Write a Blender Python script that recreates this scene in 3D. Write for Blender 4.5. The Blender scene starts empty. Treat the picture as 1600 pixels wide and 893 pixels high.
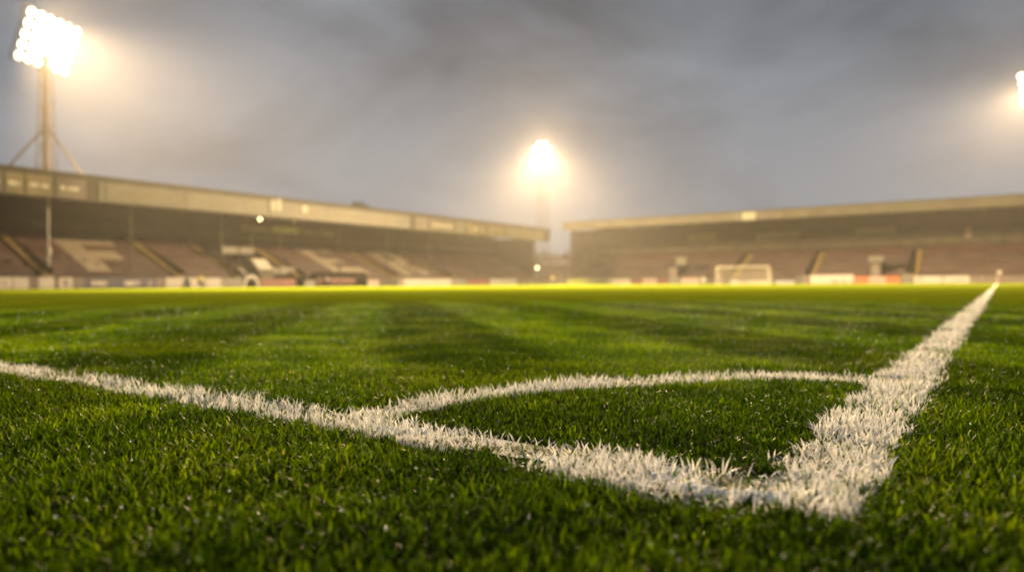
import bpy, math, random
import numpy as np
from mathutils import Vector, Matrix

random.seed(7)
rng = np.random.default_rng(11)
S = bpy.context.scene
COL = S.collection
PI = math.pi

# ------------------------------------------------------------------ camera geometry
F = 1100.0                         # focal length in photo pixels (1600 wide)
YAW = math.radians(34.7)           # the camera looks this far to the left of the touchline (+Y)
CX, CY, CZ = 0.25, -0.8, 0.25
TILT = 3.5 / F
ROLL = 8.0 / 1600


def bearing(px):
    return YAW - math.atan((px - 800) / F)


def on_x(px, X):                   # the Y at which the sight line of column px meets the plane X
    return CY + (CX - X) / math.tan(bearing(px))


def on_y(px, Y):
    return CX - (Y - CY) * math.tan(bearing(px))


def depth(X, Y):
    return (Y - CY) * math.cos(YAW) - (X - CX) * math.sin(YAW)


def height(px, py, X, Y):
    return CZ + (443 - (px - 800) * 0.005 - py) * depth(X, Y) / F


# ------------------------------------------------------------------ materials
def mat(name, col, rough=0.6, var=0.15, scale=4.0, metal=0.0, spec=0.5, bump=0.0, col2=None):
    m = bpy.data.materials.new(name)
    m.use_nodes = True
    nt = m.node_tree
    b = nt.nodes['Principled BSDF']
    tc = nt.nodes.new('ShaderNodeTexCoord')
    nz = nt.nodes.new('ShaderNodeTexNoise')
    nz.inputs['Scale'].default_value = scale
    nz.inputs['Detail'].default_value = 5
    nt.links.new(tc.outputs['Object'], nz.inputs['Vector'])
    rp = nt.nodes.new('ShaderNodeValToRGB')
    c = np.array(col)
    c2 = np.array(col2) if col2 else c * (1 - 2 * var)
    rp.color_ramp.elements[0].position = 0.3
    rp.color_ramp.elements[1].position = 0.7
    rp.color_ramp.elements[0].color = (*np.clip(c2, 0, 1), 1)
    rp.color_ramp.elements[1].color = (*np.clip(c * (1 + var * .6), 0, 1), 1)
    nt.links.new(nz.outputs['Fac'], rp.inputs['Fac'])
    nt.links.new(rp.outputs['Color'], b.inputs['Base Color'])
    b.inputs['Roughness'].default_value = rough
    b.inputs['Metallic'].default_value = metal
    b.inputs['Specular IOR Level'].default_value = spec
    if bump:
        bp = nt.nodes.new('ShaderNodeBump')
        bp.inputs['Strength'].default_value = bump
        bp.inputs['Distance'].default_value = 0.05
        nt.links.new(nz.outputs['Fac'], bp.inputs['Height'])
        nt.links.new(bp.outputs['Normal'], b.inputs['Normal'])
    return m


def lamp_mat(name, col, strength):
    m = bpy.data.materials.new(name)
    m.use_nodes = True
    b = m.node_tree.nodes['Principled BSDF']
    b.inputs['Base Color'].default_value = (.8, .8, .8, 1)
    b.inputs['Emission Color'].default_value = (*col, 1)
    b.inputs['Emission Strength'].default_value = strength
    m.cycles.emission_sampling = 'NONE'
    return m


M = dict(
    concrete=mat('concrete', (.11, .10, .085), .85, .25, 1.2),
    darkwall=mat('dark_wall', (.022, .017, .010), .8, .3, .6),
    wallband=mat('wall_band', (.065, .055, .034), .8, .25, .7),
    roof=mat('roof_sheet', (.06, .05, .034), .7, .25, .5),
    trim=mat('dark_trim', (.05, .042, .03), .6, .2, 1),
    cream=mat('cream_panel', (.14, .134, .122), .5, .14, .35),
    mauve=mat('mauve_panel', (.13, .105, .10), .5, .2, .5),
    navy=mat('navy_panel', (.05, .05, .10), .45, .2, .6),
    tan=mat('tan_panel', (.17, .135, .085), .5, .2, .5),
    olive=mat('olive_fascia', (.10, .09, .068), .55, .18, .4),
    white=mat('white_board', (.40, .385, .36), .45, .08, .8),
    orange=mat('orange_board', (.38, .11, .045), .45, .08, .8),
    pink=mat('pink_board', (.34, .25, .22), .45, .08, .8),
    ink=mat('board_ink', (.16, .13, .12), .5, .2, 2),
    paleink=mat('pale_ink', (.50, .46, .42), .5, .2, 2),
    maroon=mat('maroon_seat', (.075, .036, .030), .6, .35, .7, spec=.2, col2=(.045, .022, .019)),
    brown=mat('faded_seat', (.080, .056, .050), .6, .35, .35, spec=.2, col2=(.045, .028, .025)),
    creamseat=mat('cream_seat', (.22, .185, .135), .6, .12, 1),
    stair=mat('yellow_step', (.20, .14, .022), .7, .25, 1.5),
    steel=mat('steel', (.07, .06, .042), .5, .2, 2, metal=.3),
    whitepaint=mat('white_metal', (.40, .38, .34), .4, .08, 3),
    net=mat('net_cord', (.55, .52, .47), .7, .08, 3),
    hivis=mat('hivis_fabric', (.62, .60, .04), .7, .1, 9),
    dark=mat('dark_cloth', (.025, .025, .03), .8, .2, 9),
    skin=mat('skin', (.45, .27, .19), .6, .05, 8),
    paleblue=mat('pale_blue_fabric', (.42, .48, .62), .7, .1, 9),
    bark=mat('bark', (.07, .05, .035), .9, .3, 3),
    leaf=mat('tree_leaf', (.035, .045, .018), .7, .4, 2),
    brick=mat('brick', (.16, .10, .075), .85, .25, 3),
    render=mat('pale_render', (.42, .38, .33), .7, .12, 1),
    redboard=mat('red_board', (.17, .045, .03), .6, .2, 1),
    glass=mat('dark_glass', (.03, .035, .04), .12, .1, 2),
)
M['lens'] = lamp_mat('floodlight_lens', (1.0, .84, .56), 5)
M['bulb'] = lamp_mat('warm_bulb', (1.0, .72, .34), 8)
M['greenbulb'] = lamp_mat('dim_green_bulb', (.55, .55, .12), .5)


# ------------------------------------------------------------------ mesh helpers
class MB:
    def __init__(s):
        s.v, s.f, s.mi = [], [], []

    def poly(s, verts, faces, mi=0):
        n = len(s.v)
        s.v += [tuple(p) for p in verts]
        s.f += [tuple(i + n for i in q) for q in faces]
        s.mi += [mi] * len(faces)

    def box(s, x0, x1, y0, y1, z0, z1, mi=0):
        s.poly([(x0, y0, z0), (x1, y0, z0), (x1, y1, z0), (x0, y1, z0),
                (x0, y0, z1), (x1, y0, z1), (x1, y1, z1), (x0, y1, z1)],
               [(0, 3, 2, 1), (4, 5, 6, 7), (0, 1, 5, 4), (1, 2, 6, 5), (2, 3, 7, 6), (3, 0, 4, 7)], mi)

    def prism(s, prof, axis, a, b, mi=0):
        """profile of (h, z) points extruded along the other horizontal axis from a to b"""
        n = len(prof)
        if axis == 'y':
            vs = [(h, a, z) for h, z in prof] + [(h, b, z) for h, z in prof]
        else:
            vs = [(a, h, z) for h, z in prof] + [(b, h, z) for h, z in prof]
        fs = [tuple(range(n)), tuple(range(2 * n - 1, n - 1, -1))]
        fs += [(i, n + i, n + (i + 1) % n, (i + 1) % n) for i in range(n)]
        s.poly(vs, fs, mi)

    def tube(s, a, b, r0, r1=None, n=8, mi=0):
        r1 = r0 if r1 is None else r1
        a, b = Vector(a), Vector(b)
        d = (b - a).normalized()
        u = d.orthogonal().normalized()
        w = d.cross(u)
        vs = [a + (u * math.cos(t) + w * math.sin(t)) * r0 for t in np.linspace(0, 2 * PI, n, False)]
        vs += [b + (u * math.cos(t) + w * math.sin(t)) * r1 for t in np.linspace(0, 2 * PI, n, False)]
        fs = [(i, (i + 1) % n, n + (i + 1) % n, n + i) for i in range(n)]
        fs += [tuple(range(n - 1, -1, -1)), tuple(range(n, 2 * n))]
        s.poly(vs, fs, mi)

    def build(s, name, mats, parent=None, loc=(0, 0, 0)):
        me = bpy.data.meshes.new(name)
        me.from_pydata(s.v, [], s.f)
        mats = mats if isinstance(mats, (list, tuple)) else [mats]
        for m in mats:
            me.materials.append(m)
        if len(mats) > 1:
            me.polygons.foreach_set('material_index', s.mi)
        me.update()
        o = bpy.data.objects.new(name, me)
        COL.objects.link(o)
        o.location = loc
        if parent:
            o.parent = parent
        return o


def tag(o, label=None, cat=None, group=None, kind=None):
    for k, v in (('label', label), ('category', cat), ('group', group), ('kind', kind)):
        if v:
            o[k] = v
    return o


def empty(name, loc, label, cat, group=None, rz=0):
    o = bpy.data.objects.new(name, None)
    COL.objects.link(o)
    o.location = loc
    o.rotation_euler.z = rz
    o.empty_display_size = .3
    return tag(o, label, cat, group)


def struct(o):
    o['kind'] = 'structure'
    return o


def copy_tree(o, parent=None):
    c = o.copy()
    COL.objects.link(c)
    if parent:
        c.parent = parent
    for ch in list(o.children):
        copy_tree(ch, c)
    return c


# ------------------------------------------------------------------ world, sun
world = bpy.data.worlds.new('World')
S.world = world
world.use_nodes = True
nt = world.node_tree
for n in list(nt.nodes):
    nt.nodes.remove(n)
N = nt.nodes.new
L = nt.links.new
out = N('ShaderNodeOutputWorld')
tc = N('ShaderNodeTexCoord')
sep = N('ShaderNodeSeparateXYZ')
L(tc.outputs['Generated'], sep.inputs[0])
SUN_EL, SUN_ROT = math.radians(32), math.radians(-60)
sky = N('ShaderNodeTexSky')
sky.sky_type = 'NISHITA'
sky.sun_disc = False
sky.sun_elevation = SUN_EL
sky.sun_rotation = SUN_ROT
bg_sky = N('ShaderNodeBackground')
L(sky.outputs['Color'], bg_sky.inputs['Color'])
bg_sky.inputs['Strength'].default_value = 0.05
# cloud deck: direction projected on a flat layer overhead


def math_node(op, a, b=None):
    n = N('ShaderNodeMath')
    n.operation = op
    for i, v in enumerate((a, b)):
        if v is None:
            continue
        if isinstance(v, (int, float)):
            n.inputs[i].default_value = v
        else:
            L(v, n.inputs[i])
    return n.outputs[0]


zz = math_node('ADD', math_node('MAXIMUM', sep.outputs['Z'], 0.0), 0.30)
cx = math_node('DIVIDE', sep.outputs['X'], zz)
cy = math_node('DIVIDE', sep.outputs['Y'], zz)
comb = N('ShaderNodeCombineXYZ')
L(cx, comb.inputs[0])
L(cy, comb.inputs[1])
comb.inputs[2].default_value = 3.7
n1 = N('ShaderNodeTexNoise')
n1.inputs['Scale'].default_value = 1.5
n1.inputs['Detail'].default_value = 6
n1.inputs['Roughness'].default_value = .48
n1.inputs['Distortion'].default_value = .35
L(comb.outputs[0], n1.inputs['Vector'])
ramp = N('ShaderNodeValToRGB')
ramp.color_ramp.elements[0].position = .38
ramp.color_ramp.elements[0].color = (.068, .090, .119, 1)
ramp.color_ramp.elements[1].position = .60
ramp.color_ramp.elements[1].color = (.192, .230, .283, 1)
L(n1.outputs['Fac'], ramp.inputs['Fac'])
hor = N('ShaderNodeMapRange')
hor.inputs['From Min'].default_value = 0.0
hor.inputs['From Max'].default_value = 0.32
hor.inputs['To Min'].default_value = 0.85
hor.inputs['To Max'].default_value = 0.0
L(sep.outputs['Z'], hor.inputs['Value'])
mixc = N('ShaderNodeMix')
mixc.data_type = 'RGBA'
L(hor.outputs[0], mixc.inputs[0])
L(ramp.outputs['Color'], mixc.inputs[6])
mixc.inputs[7].default_value = (.228, .260, .308, 1)
bg_cl = N('ShaderNodeBackground')
L(mixc.outputs[2], bg_cl.inputs['Color'])
bg_cl.inputs['Strength'].default_value = 1.0
mixs = N('ShaderNodeMixShader')
mixs.inputs[0].default_value = 0.94          # a closed overcast, a little of the clear sky behind it
L(bg_sky.outputs[0], mixs.inputs[1])
L(bg_cl.outputs[0], mixs.inputs[2])
L(mixs.outputs[0], out.inputs['Surface'])

sun_d = bpy.data.lights.new('sun', 'SUN')
sun_d.energy = .95
sun_d.angle = math.radians(14)
sun_d.color = (1, .93, .80)
sun = bpy.data.objects.new('sun', sun_d)
COL.objects.link(sun)
# direction towards the sun: measured like the sky's rotation (clockwise from +Y)
sd = Vector((math.sin(SUN_ROT) * math.cos(SUN_EL), math.cos(SUN_ROT) * math.cos(SUN_EL), math.sin(SUN_EL)))
sun.rotation_euler = sd.to_track_quat('Z', 'Y').to_euler()

# ------------------------------------------------------------------ ground and pitch
PL, PR, PF = -60.0, 0.0, 101.0       # left touchline, right touchline, far goal line


def stripe_value(x, y):
    s = (x - CX) * math.cos(PI / 4) + (y - CY) * math.sin(PI / 4)
    return s


def pitch_mat():
    m = bpy.data.materials.new('mown_turf')
    m.use_nodes = True
    t = m.node_tree
    b = t.nodes['Principled BSDF']
    n = t.nodes.new
    l = t.links.new
    geo = n('ShaderNodeNewGeometry')
    dot = n('ShaderNodeVectorMath')
    dot.operation = 'DOT_PRODUCT'
    l(geo.outputs['Position'], dot.inputs[0])
    dot.inputs[1].default_value = (math.cos(PI / 4), math.sin(PI / 4), 0)
    nz = n('ShaderNodeTexNoise')
    nz.inputs['Scale'].default_value = .35
    nz.inputs['Detail'].default_value = 4
    l(geo.outputs['Position'], nz.inputs['Vector'])
    ad = n('ShaderNodeMath')
    ad.operation = 'MULTIPLY_ADD'
    l(nz.outputs['Fac'], ad.inputs[0])
    ad.inputs[1].default_value = .5
    l(dot.outputs['Value'], ad.inputs[2])
    sn = n('ShaderNodeMath')
    sn.operation = 'MULTIPLY'
    l(ad.outputs[0], sn.inputs[0])
    sn.inputs[1].default_value = 2 * PI / 3.4
    si = n('ShaderNodeMath')
    si.operation = 'SINE'
    l(sn.outputs[0], si.inputs[0])
    mr = n('ShaderNodeMapRange')
    mr.inputs['From Min'].default_value = -.35
    mr.inputs['From Max'].default_value = .35
    l(si.outputs[0], mr.inputs['Value'])
    mx = n('ShaderNodeMix')
    mx.data_type = 'RGBA'
    l(mr.outputs[0], mx.inputs[0])
    mx.inputs[6].default_value = (.075, .100, .003, 1)
    mx.inputs[7].default_value = (.082, .108, .003, 1)
    fine = n('ShaderNodeTexNoise')
    fine.inputs['Scale'].default_value = 9
    fine.inputs['Detail'].default_value = 8
    fine.inputs['Roughness'].default_value = .7
    l(geo.outputs['Position'], fine.inputs['Vector'])
    mr2 = n('ShaderNodeMapRange')
    mr2.inputs['From Min'].default_value = .3
    mr2.inputs['From Max'].default_value = .7
    mr2.inputs['To Min'].default_value = .55
    mr2.inputs['To Max'].default_value = 1.3
    l(fine.outputs['Fac'], mr2.inputs['Value'])
    vm = n('ShaderNodeVectorMath')
    vm.operation = 'SCALE'
    l(mx.outputs[2], vm.inputs[0])
    l(mr2.outputs[0], vm.inputs['Scale'])
    df = n('ShaderNodeBsdfDiffuse')
    l(vm.outputs[0], df.inputs['Color'])
    l(df.outputs[0], t.nodes['Material Output'].inputs['Surface'])
    t.nodes.remove(b)
    b = df
    bp = n('ShaderNodeBump')
    bp.inputs['Strength'].default_value = .6
    bp.inputs['Distance'].default_value = .04
    l(fine.outputs['Fac'], bp.inputs['Height'])
    l(bp.outputs['Normal'], b.inputs['Normal'])
    return m


g = MB()
g.poly([(-165, -58, -.03), (75, -58, -.03), (75, 215, -.03), (-165, 215, -.03)], [(0, 1, 2, 3)])
struct(g.build('ground', mat('asphalt_ground', (.055, .052, .047), .9, .3, .4)))
g = MB()
g.poly([(-63.2, -6, 0), (12, -6, 0), (12, 105.4, 0), (-63.2, 105.4, 0)], [(0, 1, 2, 3)])
struct(g.build('pitch', pitch_mat()))

# ------------------------------------------------------------------ painted lines: an uneven paint sheet + white blades
def paint_mat(name, blade):
    m = bpy.data.materials.new(name)
    m.use_nodes = True
    t = m.node_tree
    b = t.nodes['Principled BSDF']
    n = t.nodes.new
    l = t.links.new
    geo = n('ShaderNodeNewGeometry')
    nz = n('ShaderNodeTexNoise')
    nz.inputs['Scale'].default_value = 26 if blade else 9
    nz.inputs['Detail'].default_value = 6
    l(geo.outputs['Position'], nz.inputs['Vector'])
    rp = n('ShaderNodeValToRGB')
    e = rp.color_ramp.elements
    if blade:
        e[0].position, e[0].color = .28, (.52, .55, .45, 1)
        e[1].position, e[1].color = .46, (.88, .885, .87, 1)
    else:
        e[0].position, e[0].color = .46, (.13, .14, .08, 1)
        e[1].position, e[1].color = .62, (.85, .83, .78, 1)
    l(nz.outputs['Fac'], rp.inputs['Fac'])
    col = rp.outputs['Color']
    if blade:
        at = n('ShaderNodeAttribute')
        at.attribute_name = 'tint'
        mr = n('ShaderNodeMapRange')
        mr.inputs['From Min'].default_value = .75
        mr.inputs['From Max'].default_value = 1.3
        l(at.outputs['Fac'], mr.inputs['Value'])
        mx = n('ShaderNodeMix')
        mx.data_type = 'RGBA'
        l(mr.outputs[0], mx.inputs[0])
        l(col, mx.inputs[6])
        mx.inputs[7].default_value = (.30, .37, .20, 1)
        col = mx.outputs[2]
    l(col, b.inputs['Base Color'])
    b.inputs['Roughness'].default_value = .6 if blade else .95
    b.inputs['Specular IOR Level'].default_value = .1 if blade else .05
    if blade:
        tr = n('ShaderNodeBsdfTranslucent')
        l(col, tr.inputs['Color'])
        ms = n('ShaderNodeMixShader')
        ms.inputs[0].default_value = .18
        o = t.nodes['Material Output']
        l(b.outputs[0], ms.inputs[1])
        l(tr.outputs[0], ms.inputs[2])
        l(ms.outputs[0], o.inputs['Surface'])
    else:
        bp = n('ShaderNodeBump')
        bp.inputs['Strength'].default_value = .8
        bp.inputs['Distance'].default_value = .01
        l(nz.outputs['Fac'], bp.inputs['Height'])
        l(bp.outputs['Normal'], b.inputs['Normal'])
    return m


def grass_mat():
    m = bpy.data.materials.new('grass_blade')
    m.use_nodes = True
    t = m.node_tree
    b = t.nodes['Principled BSDF']
    n = t.nodes.new
    l = t.links.new
    at = n('ShaderNodeAttribute')
    at.attribute_name = 'tint'
    rp = n('ShaderNodeValToRGB')
    cr = rp.color_ramp
    cr.elements[0].position, cr.elements[0].color = 0, (.008, .028, .002, 1)
    cr.elements[1].position, cr.elements[1].color = .90, (.066, .138, .004, 1)
    e = cr.elements.new(.45)
    e.color = (.022, .060, .002, 1)
    e = cr.elements.new(.955)
    e.color = (.15, .15, .04, 1)
    e = cr.elements.new(1.0)
    e.color = (.20, .16, .07, 1)
    l(at.outputs['Fac'], rp.inputs['Fac'])
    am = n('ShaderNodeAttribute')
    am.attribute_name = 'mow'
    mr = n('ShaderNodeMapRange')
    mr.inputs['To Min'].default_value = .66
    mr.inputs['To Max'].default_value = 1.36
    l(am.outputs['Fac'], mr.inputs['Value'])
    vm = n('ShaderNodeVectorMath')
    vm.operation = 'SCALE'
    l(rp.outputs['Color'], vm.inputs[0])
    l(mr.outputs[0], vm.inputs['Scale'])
    l(vm.outputs[0], b.inputs['Base Color'])
    b.inputs['Roughness'].default_value = .40
    b.inputs['Specular IOR Level'].default_value = .01
    tr = n('ShaderNodeBsdfTranslucent')
    vm2 = n('ShaderNodeVectorMath')
    vm2.operation = 'MULTIPLY'
    l(vm.outputs[0], vm2.inputs[0])
    vm2.inputs[1].default_value = (2.4, 1.75, .4)
    l(vm2.outputs[0], tr.inputs['Color'])
    ms = n('ShaderNodeMixShader')
    ms.inputs[0].default_value = .45
    o = t.nodes['Material Output']
    l(b.outputs[0], ms.inputs[1])
    l(tr.outputs[0], ms.inputs[2])
    l(ms.outputs[0], o.inputs['Surface'])
    return m


class VNoise:
    def __init__(s, seed, cell):
        s.t = np.random.default_rng(seed).random((256, 256))
        s.c = cell

    def __call__(s, x, y):
        x = np.asarray(x) / s.c + 1000
        y = np.asarray(y) / s.c + 1000
        i = np.floor(x).astype(int)
        j = np.floor(y).astype(int)
        u = x - i
        v = y - j
        u = u * u * (3 - 2 * u)
        v = v * v * (3 - 2 * v)
        T = s.t
        i0, i1, j0, j1 = i % 256, (i + 1) % 256, j % 256, (j + 1) % 256
        return (T[i0, j0] * (1 - u) * (1 - v) + T[i1, j0] * u * (1 - v) + T[i0, j1] * (1 - u) * v + T[i1, j1] * u * v)


nA, nB, nC, nD = VNoise(1, .05), VNoise(2, .16), VNoise(3, .6), VNoise(4, .03)
R0 = 2.2
D0 = 50000.0


def dens(r):
    return np.where(r < R0, D0, D0 * (R0 / np.maximum(r, R0)) ** 2.2)


def widthf(r):
    return np.where(r < R0, 1.0, (np.maximum(r, R0) / R0) ** .95)


W_LINE = .125
ARC_C = (0.0, .10)


def paint_mask(x, y):
    """1 on goal line, 2 on touchline, 3 on the corner arc, else 0 (ragged edges)"""
    jx = (nD(x, y) - .5) * .03 + (nA(x + 9, y) - .5) * .03
    k = np.zeros(x.shape, int)
    e = (np.abs(x / .715) ** 1.8 + np.abs((y - ARC_C[1]) / 1.03) ** 1.8) ** (1 / 1.8)
    hw = .062 / .80
    k[(np.abs(e - 1 + jx) < hw) & (x < 0.02) & (y > .08)] = 3
    lo = -.045 * np.clip(1 - np.abs(x + .10) / .24, 0, 1) ** .6
    k[(y + jx > lo) & (y + jx < .112) & (x < .13)] = 1
    k[(x + jx > 0) & (x + jx < W_LINE) & (y > .005)] = 2
    return k


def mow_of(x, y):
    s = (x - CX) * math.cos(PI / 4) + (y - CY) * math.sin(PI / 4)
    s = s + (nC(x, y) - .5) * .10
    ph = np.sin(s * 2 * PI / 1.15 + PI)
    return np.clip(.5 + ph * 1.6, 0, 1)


def make_blades(x, y, hmul, wmul, levels, seed, lean_bias=None, lay=1.0):
    """ribbons bent over, as one vertex block"""
    r_ = np.random.default_rng(seed)
    n = len(x)
    patch = nB(x, y)
    Lb = (.024 + .020 * r_.random(n)) * (.75 + .5 * patch) * hmul
    w = (.0022 + .0016 * r_.random(n)) * wmul
    az = r_.random(n) * 2 * PI
    if lean_bias is not None:
        ax = np.cos(az) + lean_bias[0]
        ay = np.sin(az) + lean_bias[1]
        az = np.arctan2(ay, ax)
    az = az + (nB(x + 5, y + 3) - .5) * 3
    lean = .25 + lay * r_.random(n) ** 1.3
    dx, dy = np.cos(az), np.sin(az)
    tw = r_.normal(0, .5, n)
    sx, sy = -np.sin(az + tw), np.cos(az + tw)
    ts = np.linspace(0, 1, levels + 1)
    V = np.zeros((n, 2 * levels + 1, 3), np.float32)
    nrm = np.sqrt(1 + (lean ** 2) * .8)
    for k, t in enumerate(ts):
        hx = Lb * lean * (t ** 1.8) / nrm
        hz = Lb * (t - .22 * lean * t * t * .8) / nrm
        px = x + dx * hx
        py = y + dy * hx
        pz = hz - .002
        if k == levels:
            V[:, -1, 0], V[:, -1, 1], V[:, -1, 2] = px, py, pz
        else:
            ww = w * (1 - .45 * t * t) * .5
            V[:, 2 * k, 0], V[:, 2 * k, 1], V[:, 2 * k, 2] = px - sx * ww, py - sy * ww, pz
            V[:, 2 * k + 1, 0], V[:, 2 * k + 1, 1], V[:, 2 * k + 1, 2] = px + sx * ww, py + sy * ww, pz
    return V


def blades_object(name, blocks, attrs, material, extra=None):
    """blocks: list of (n, k, 3) ribbons; attrs: dict name -> list of (n,) arrays; extra: MB sheet with its own material"""
    verts, loops, starts, totals, mats_i = [], [], [], [], []
    avals = {k: [] for k in attrs}
    off = 0
    ls = 0
    for bi, V in enumerate(blocks):
        n, k, _ = V.shape
        lv = (k - 1) // 2
        base = off + np.arange(n, dtype=np.int64)[:, None] * k
        parts = []
        for q in range(lv - 1):
            parts.append(('q', base + np.array([2 * q, 2 * q + 1, 2 * q + 3, 2 * q + 2])))
        parts.append(('t', base + np.array([2 * (lv - 1), 2 * (lv - 1) + 1, k - 1])))
        for kind, idx in parts:
            m_ = idx.shape[1]
            loops.append(idx.ravel())
            starts.append(ls + np.arange(n) * m_)
            totals.append(np.full(n, m_))
            mats_i.append(np.zeros(n, int))
            ls += n * m_
        verts.append(V.reshape(-1, 3))
        for a in attrs:
            avals[a].append(np.repeat(attrs[a][bi], k))
        off += n * k
    if extra is not None:
        ev = np.array(extra.v, np.float32)
        for fi_, f_ in enumerate(extra.f):
            loops.append(np.array(f_) + off)
            starts.append(np.array([ls]))
            totals.append(np.array([len(f_)]))
            mats_i.append(np.array([extra.mi[fi_]]))
            ls += len(f_)
        verts.append(ev)
        for a in attrs:
            avals[a].append(np.zeros(len(ev)))
        off += len(ev)
    me = bpy.data.meshes.new(name)
    vv = np.concatenate(verts)
    lp = np.concatenate(loops).astype(np.int32)
    st = np.concatenate(starts).astype(np.int32)
    me.vertices.add(len(vv))
    me.vertices.foreach_set('co', vv.ravel())
    me.loops.add(len(lp))
    me.loops.foreach_set('vertex_index', lp)
    me.polygons.add(len(st))
    me.polygons.foreach_set('loop_start', st)
    for m_ in (material if isinstance(material, list) else [material]):
        me.materials.append(m_)
    me.polygons.foreach_set('material_index', np.concatenate(mats_i).astype(np.int32))
    for a in attrs:
        at = me.attributes.new(a, 'FLOAT', 'POINT')
        at.data.foreach_set('value', np.concatenate(avals[a]).astype(np.float32))
    me.update(calc_edges=True)
    me.validate()
    o = bpy.data.objects.new(name, me)
    COL.objects.link(o)
    return o


RMAX = 13.0


def polar_points(n, r0, r1, half_deg, power):
    """density ~ r^-power within a fan around the camera's foot"""
    u = rng.random(n)
    q = 2 - power
    r = (r0 ** q + u * (r1 ** q - r0 ** q)) ** (1 / q)
    th = (rng.random(n) * 2 - 1) * math.radians(half_deg)
    a = YAW - th
    return CX - r * np.sin(a), CY + r * np.cos(a), r


def far_taper(r):
    return np.clip((RMAX - r) / 11, .10, 1)


def green():
    A1 = math.radians(75) * (R0 ** 2 - .25 ** 2)
    x1, y1, r1 = polar_points(int(D0 * A1), .25, R0, 75, 0)
    half = math.radians(54)
    n2 = D0 * R0 ** 2.2 * 2 * half * (R0 ** -.2 - RMAX ** -.2) / .2
    x2, y2, r2 = polar_points(int(n2), R0, RMAX, 54, 2.2)
    blocks, tints, mows = [], [], []
    for i, (x, y, r, lv) in enumerate(((x1, y1, r1, 3), (x2, y2, r2, 2))):
        k = paint_mask(x, y)
        keep = ((k == 0) | (rng.random(len(x)) < .17)) & (x > -62.5) & (y < 105)
        clump = nA(x, y) * .6 + nB(x, y) * .4
        keep &= rng.random(len(x)) < .45 + 1.1 * clump
        x, y, r = x[keep], y[keep], r[keep]
        mw = mow_of(x, y) if i else mow_of(x, y) * np.clip((r - 1.0) / 1.5, 0, 1) + .35 * (1 - np.clip((r - 1.0) / 1.5, 0, 1))
        sgn = (mw - .5) * 1.6
        lb = (-math.sin(PI / 4) * sgn, math.cos(PI / 4) * sgn)
        V = make_blades(x, y, far_taper(r) * .64, widthf(r) * 1.0, lv, 20 + i, lb, 1.3)
        t = np.clip(rng.normal(.40, .2, len(x)) + (nC(x + 3, y) - .5) * .3 + (nB(x, y + 7) - .5) * .55, 0, .9)
        t = np.where(rng.random(len(x)) < .0012, .91 + .03 * rng.random(len(x)), t)
        blocks.append(V)
        tints.append(t)
        mows.append(mw)
    o = blades_object('grass', blocks, dict(tint=tints, mow=mows), grass_mat())
    tag(o, 'short wet green grass blades covering the pitch', None, None, 'stuff')
    return x1, y1


green()


def strip(mb, pts_in, pts_out, z):
    n = len(pts_in)
    vs = [(x, y, z) for x, y in pts_in] + [(x, y, z) for x, y in pts_out]
    mb.poly(vs, [(i, i + 1, n + i + 1, n + i) for i in range(n - 1)], 1)


CLODS = [(-.05, .012, .034, .020), (.03, .030, .028, .020), (.005, .018, .018, .012), (-.10, .03, .022, .014), (-.61, .05, .040, .022), (-.545, .07, .03, .018), (-.67, .06, .022, .014)]


def clod(mb, cx_, cy_, rx, ry, h=.010, n=22):
    # a cake of dried paint lying on the soil
    vs, fs = [], []
    for i in range(n + 1):
        for j in range(n + 1):
            u, v = 2 * i / n - 1, 2 * j / n - 1
            x_ = u * math.sqrt(1 - v * v / 2)
            y_ = v * math.sqrt(1 - u * u / 2)
            wob = .8 + .45 * float(nD(cx_ + u * .05, cy_ + v * .05))
            q = max(0, 1 - x_ * x_ - y_ * y_)
            vs.append((cx_ + x_ * rx * wob, cy_ + y_ * ry * wob, .002 + h * q ** .35 * (.15 + .95 * float(nD(cx_ + u * .22 + 3, cy_ + v * .22)))))
    for i in range(n):
        for j in range(n):
            a_ = i * (n + 1) + j
            fs.append((a_, a_ + n + 1, a_ + n + 2, a_ + 1))
    mb.poly(vs, fs)


def line_points(code, sampler, mult):
    x, y = sampler()
    r = np.hypot(x - CX, y - CY)
    p = dens(r) * mult / (D0 * mult)
    keep = (rng.random(len(x)) < p) & (paint_mask(x, y) == code)
    return x[keep], y[keep], r[keep]


WB = paint_mat('painted_blade', True)
WS = paint_mat('line_paint', False)


def white(name, code, sampler, mult, sheet):
    x, y, r = line_points(code, sampler, mult)
    bare = nB(x * 1.0 + 40, y + 11)
    keep = rng.random(len(x)) < np.clip(1.35 - 1.5 * bare, .12, 1)
    x, y, r = x[keep], y[keep], r[keep]
    for (qx, qy, qr, qs) in CLODS:
        inside = ((x - qx) / qr) ** 2 + ((y - qy) / qs) ** 2 < .8
        kp = ~inside | (rng.random(len(x)) < .40)
        x, y, r = x[kp], y[kp], r[kp]
    near = r < R0
    blocks, tints = [], []
    for sel, lv, sd_ in ((near, 3, 50 + code), (~near, 2, 60 + code)):
        if not sel.any():
            continue
        xs, ys, rs = x[sel], y[sel], r[sel]
        blocks.append(make_blades(xs, ys, np.clip((32 - rs) / 20, .15, 1) * .78, widthf(rs) * 1.05, lv, sd_, None, 2.2))
        tints.append(rng.random(len(xs)))
    o = blades_object(name, blocks, dict(tint=tints), [WB, WS], sheet)
    return struct(o)


def uniform(x0, x1, y0, y1, mult):
    n = int((x1 - x0) * (y1 - y0) * D0 * mult)
    return rng.random(n) * (x1 - x0) + x0, rng.random(n) * (y1 - y0) + y0


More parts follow.
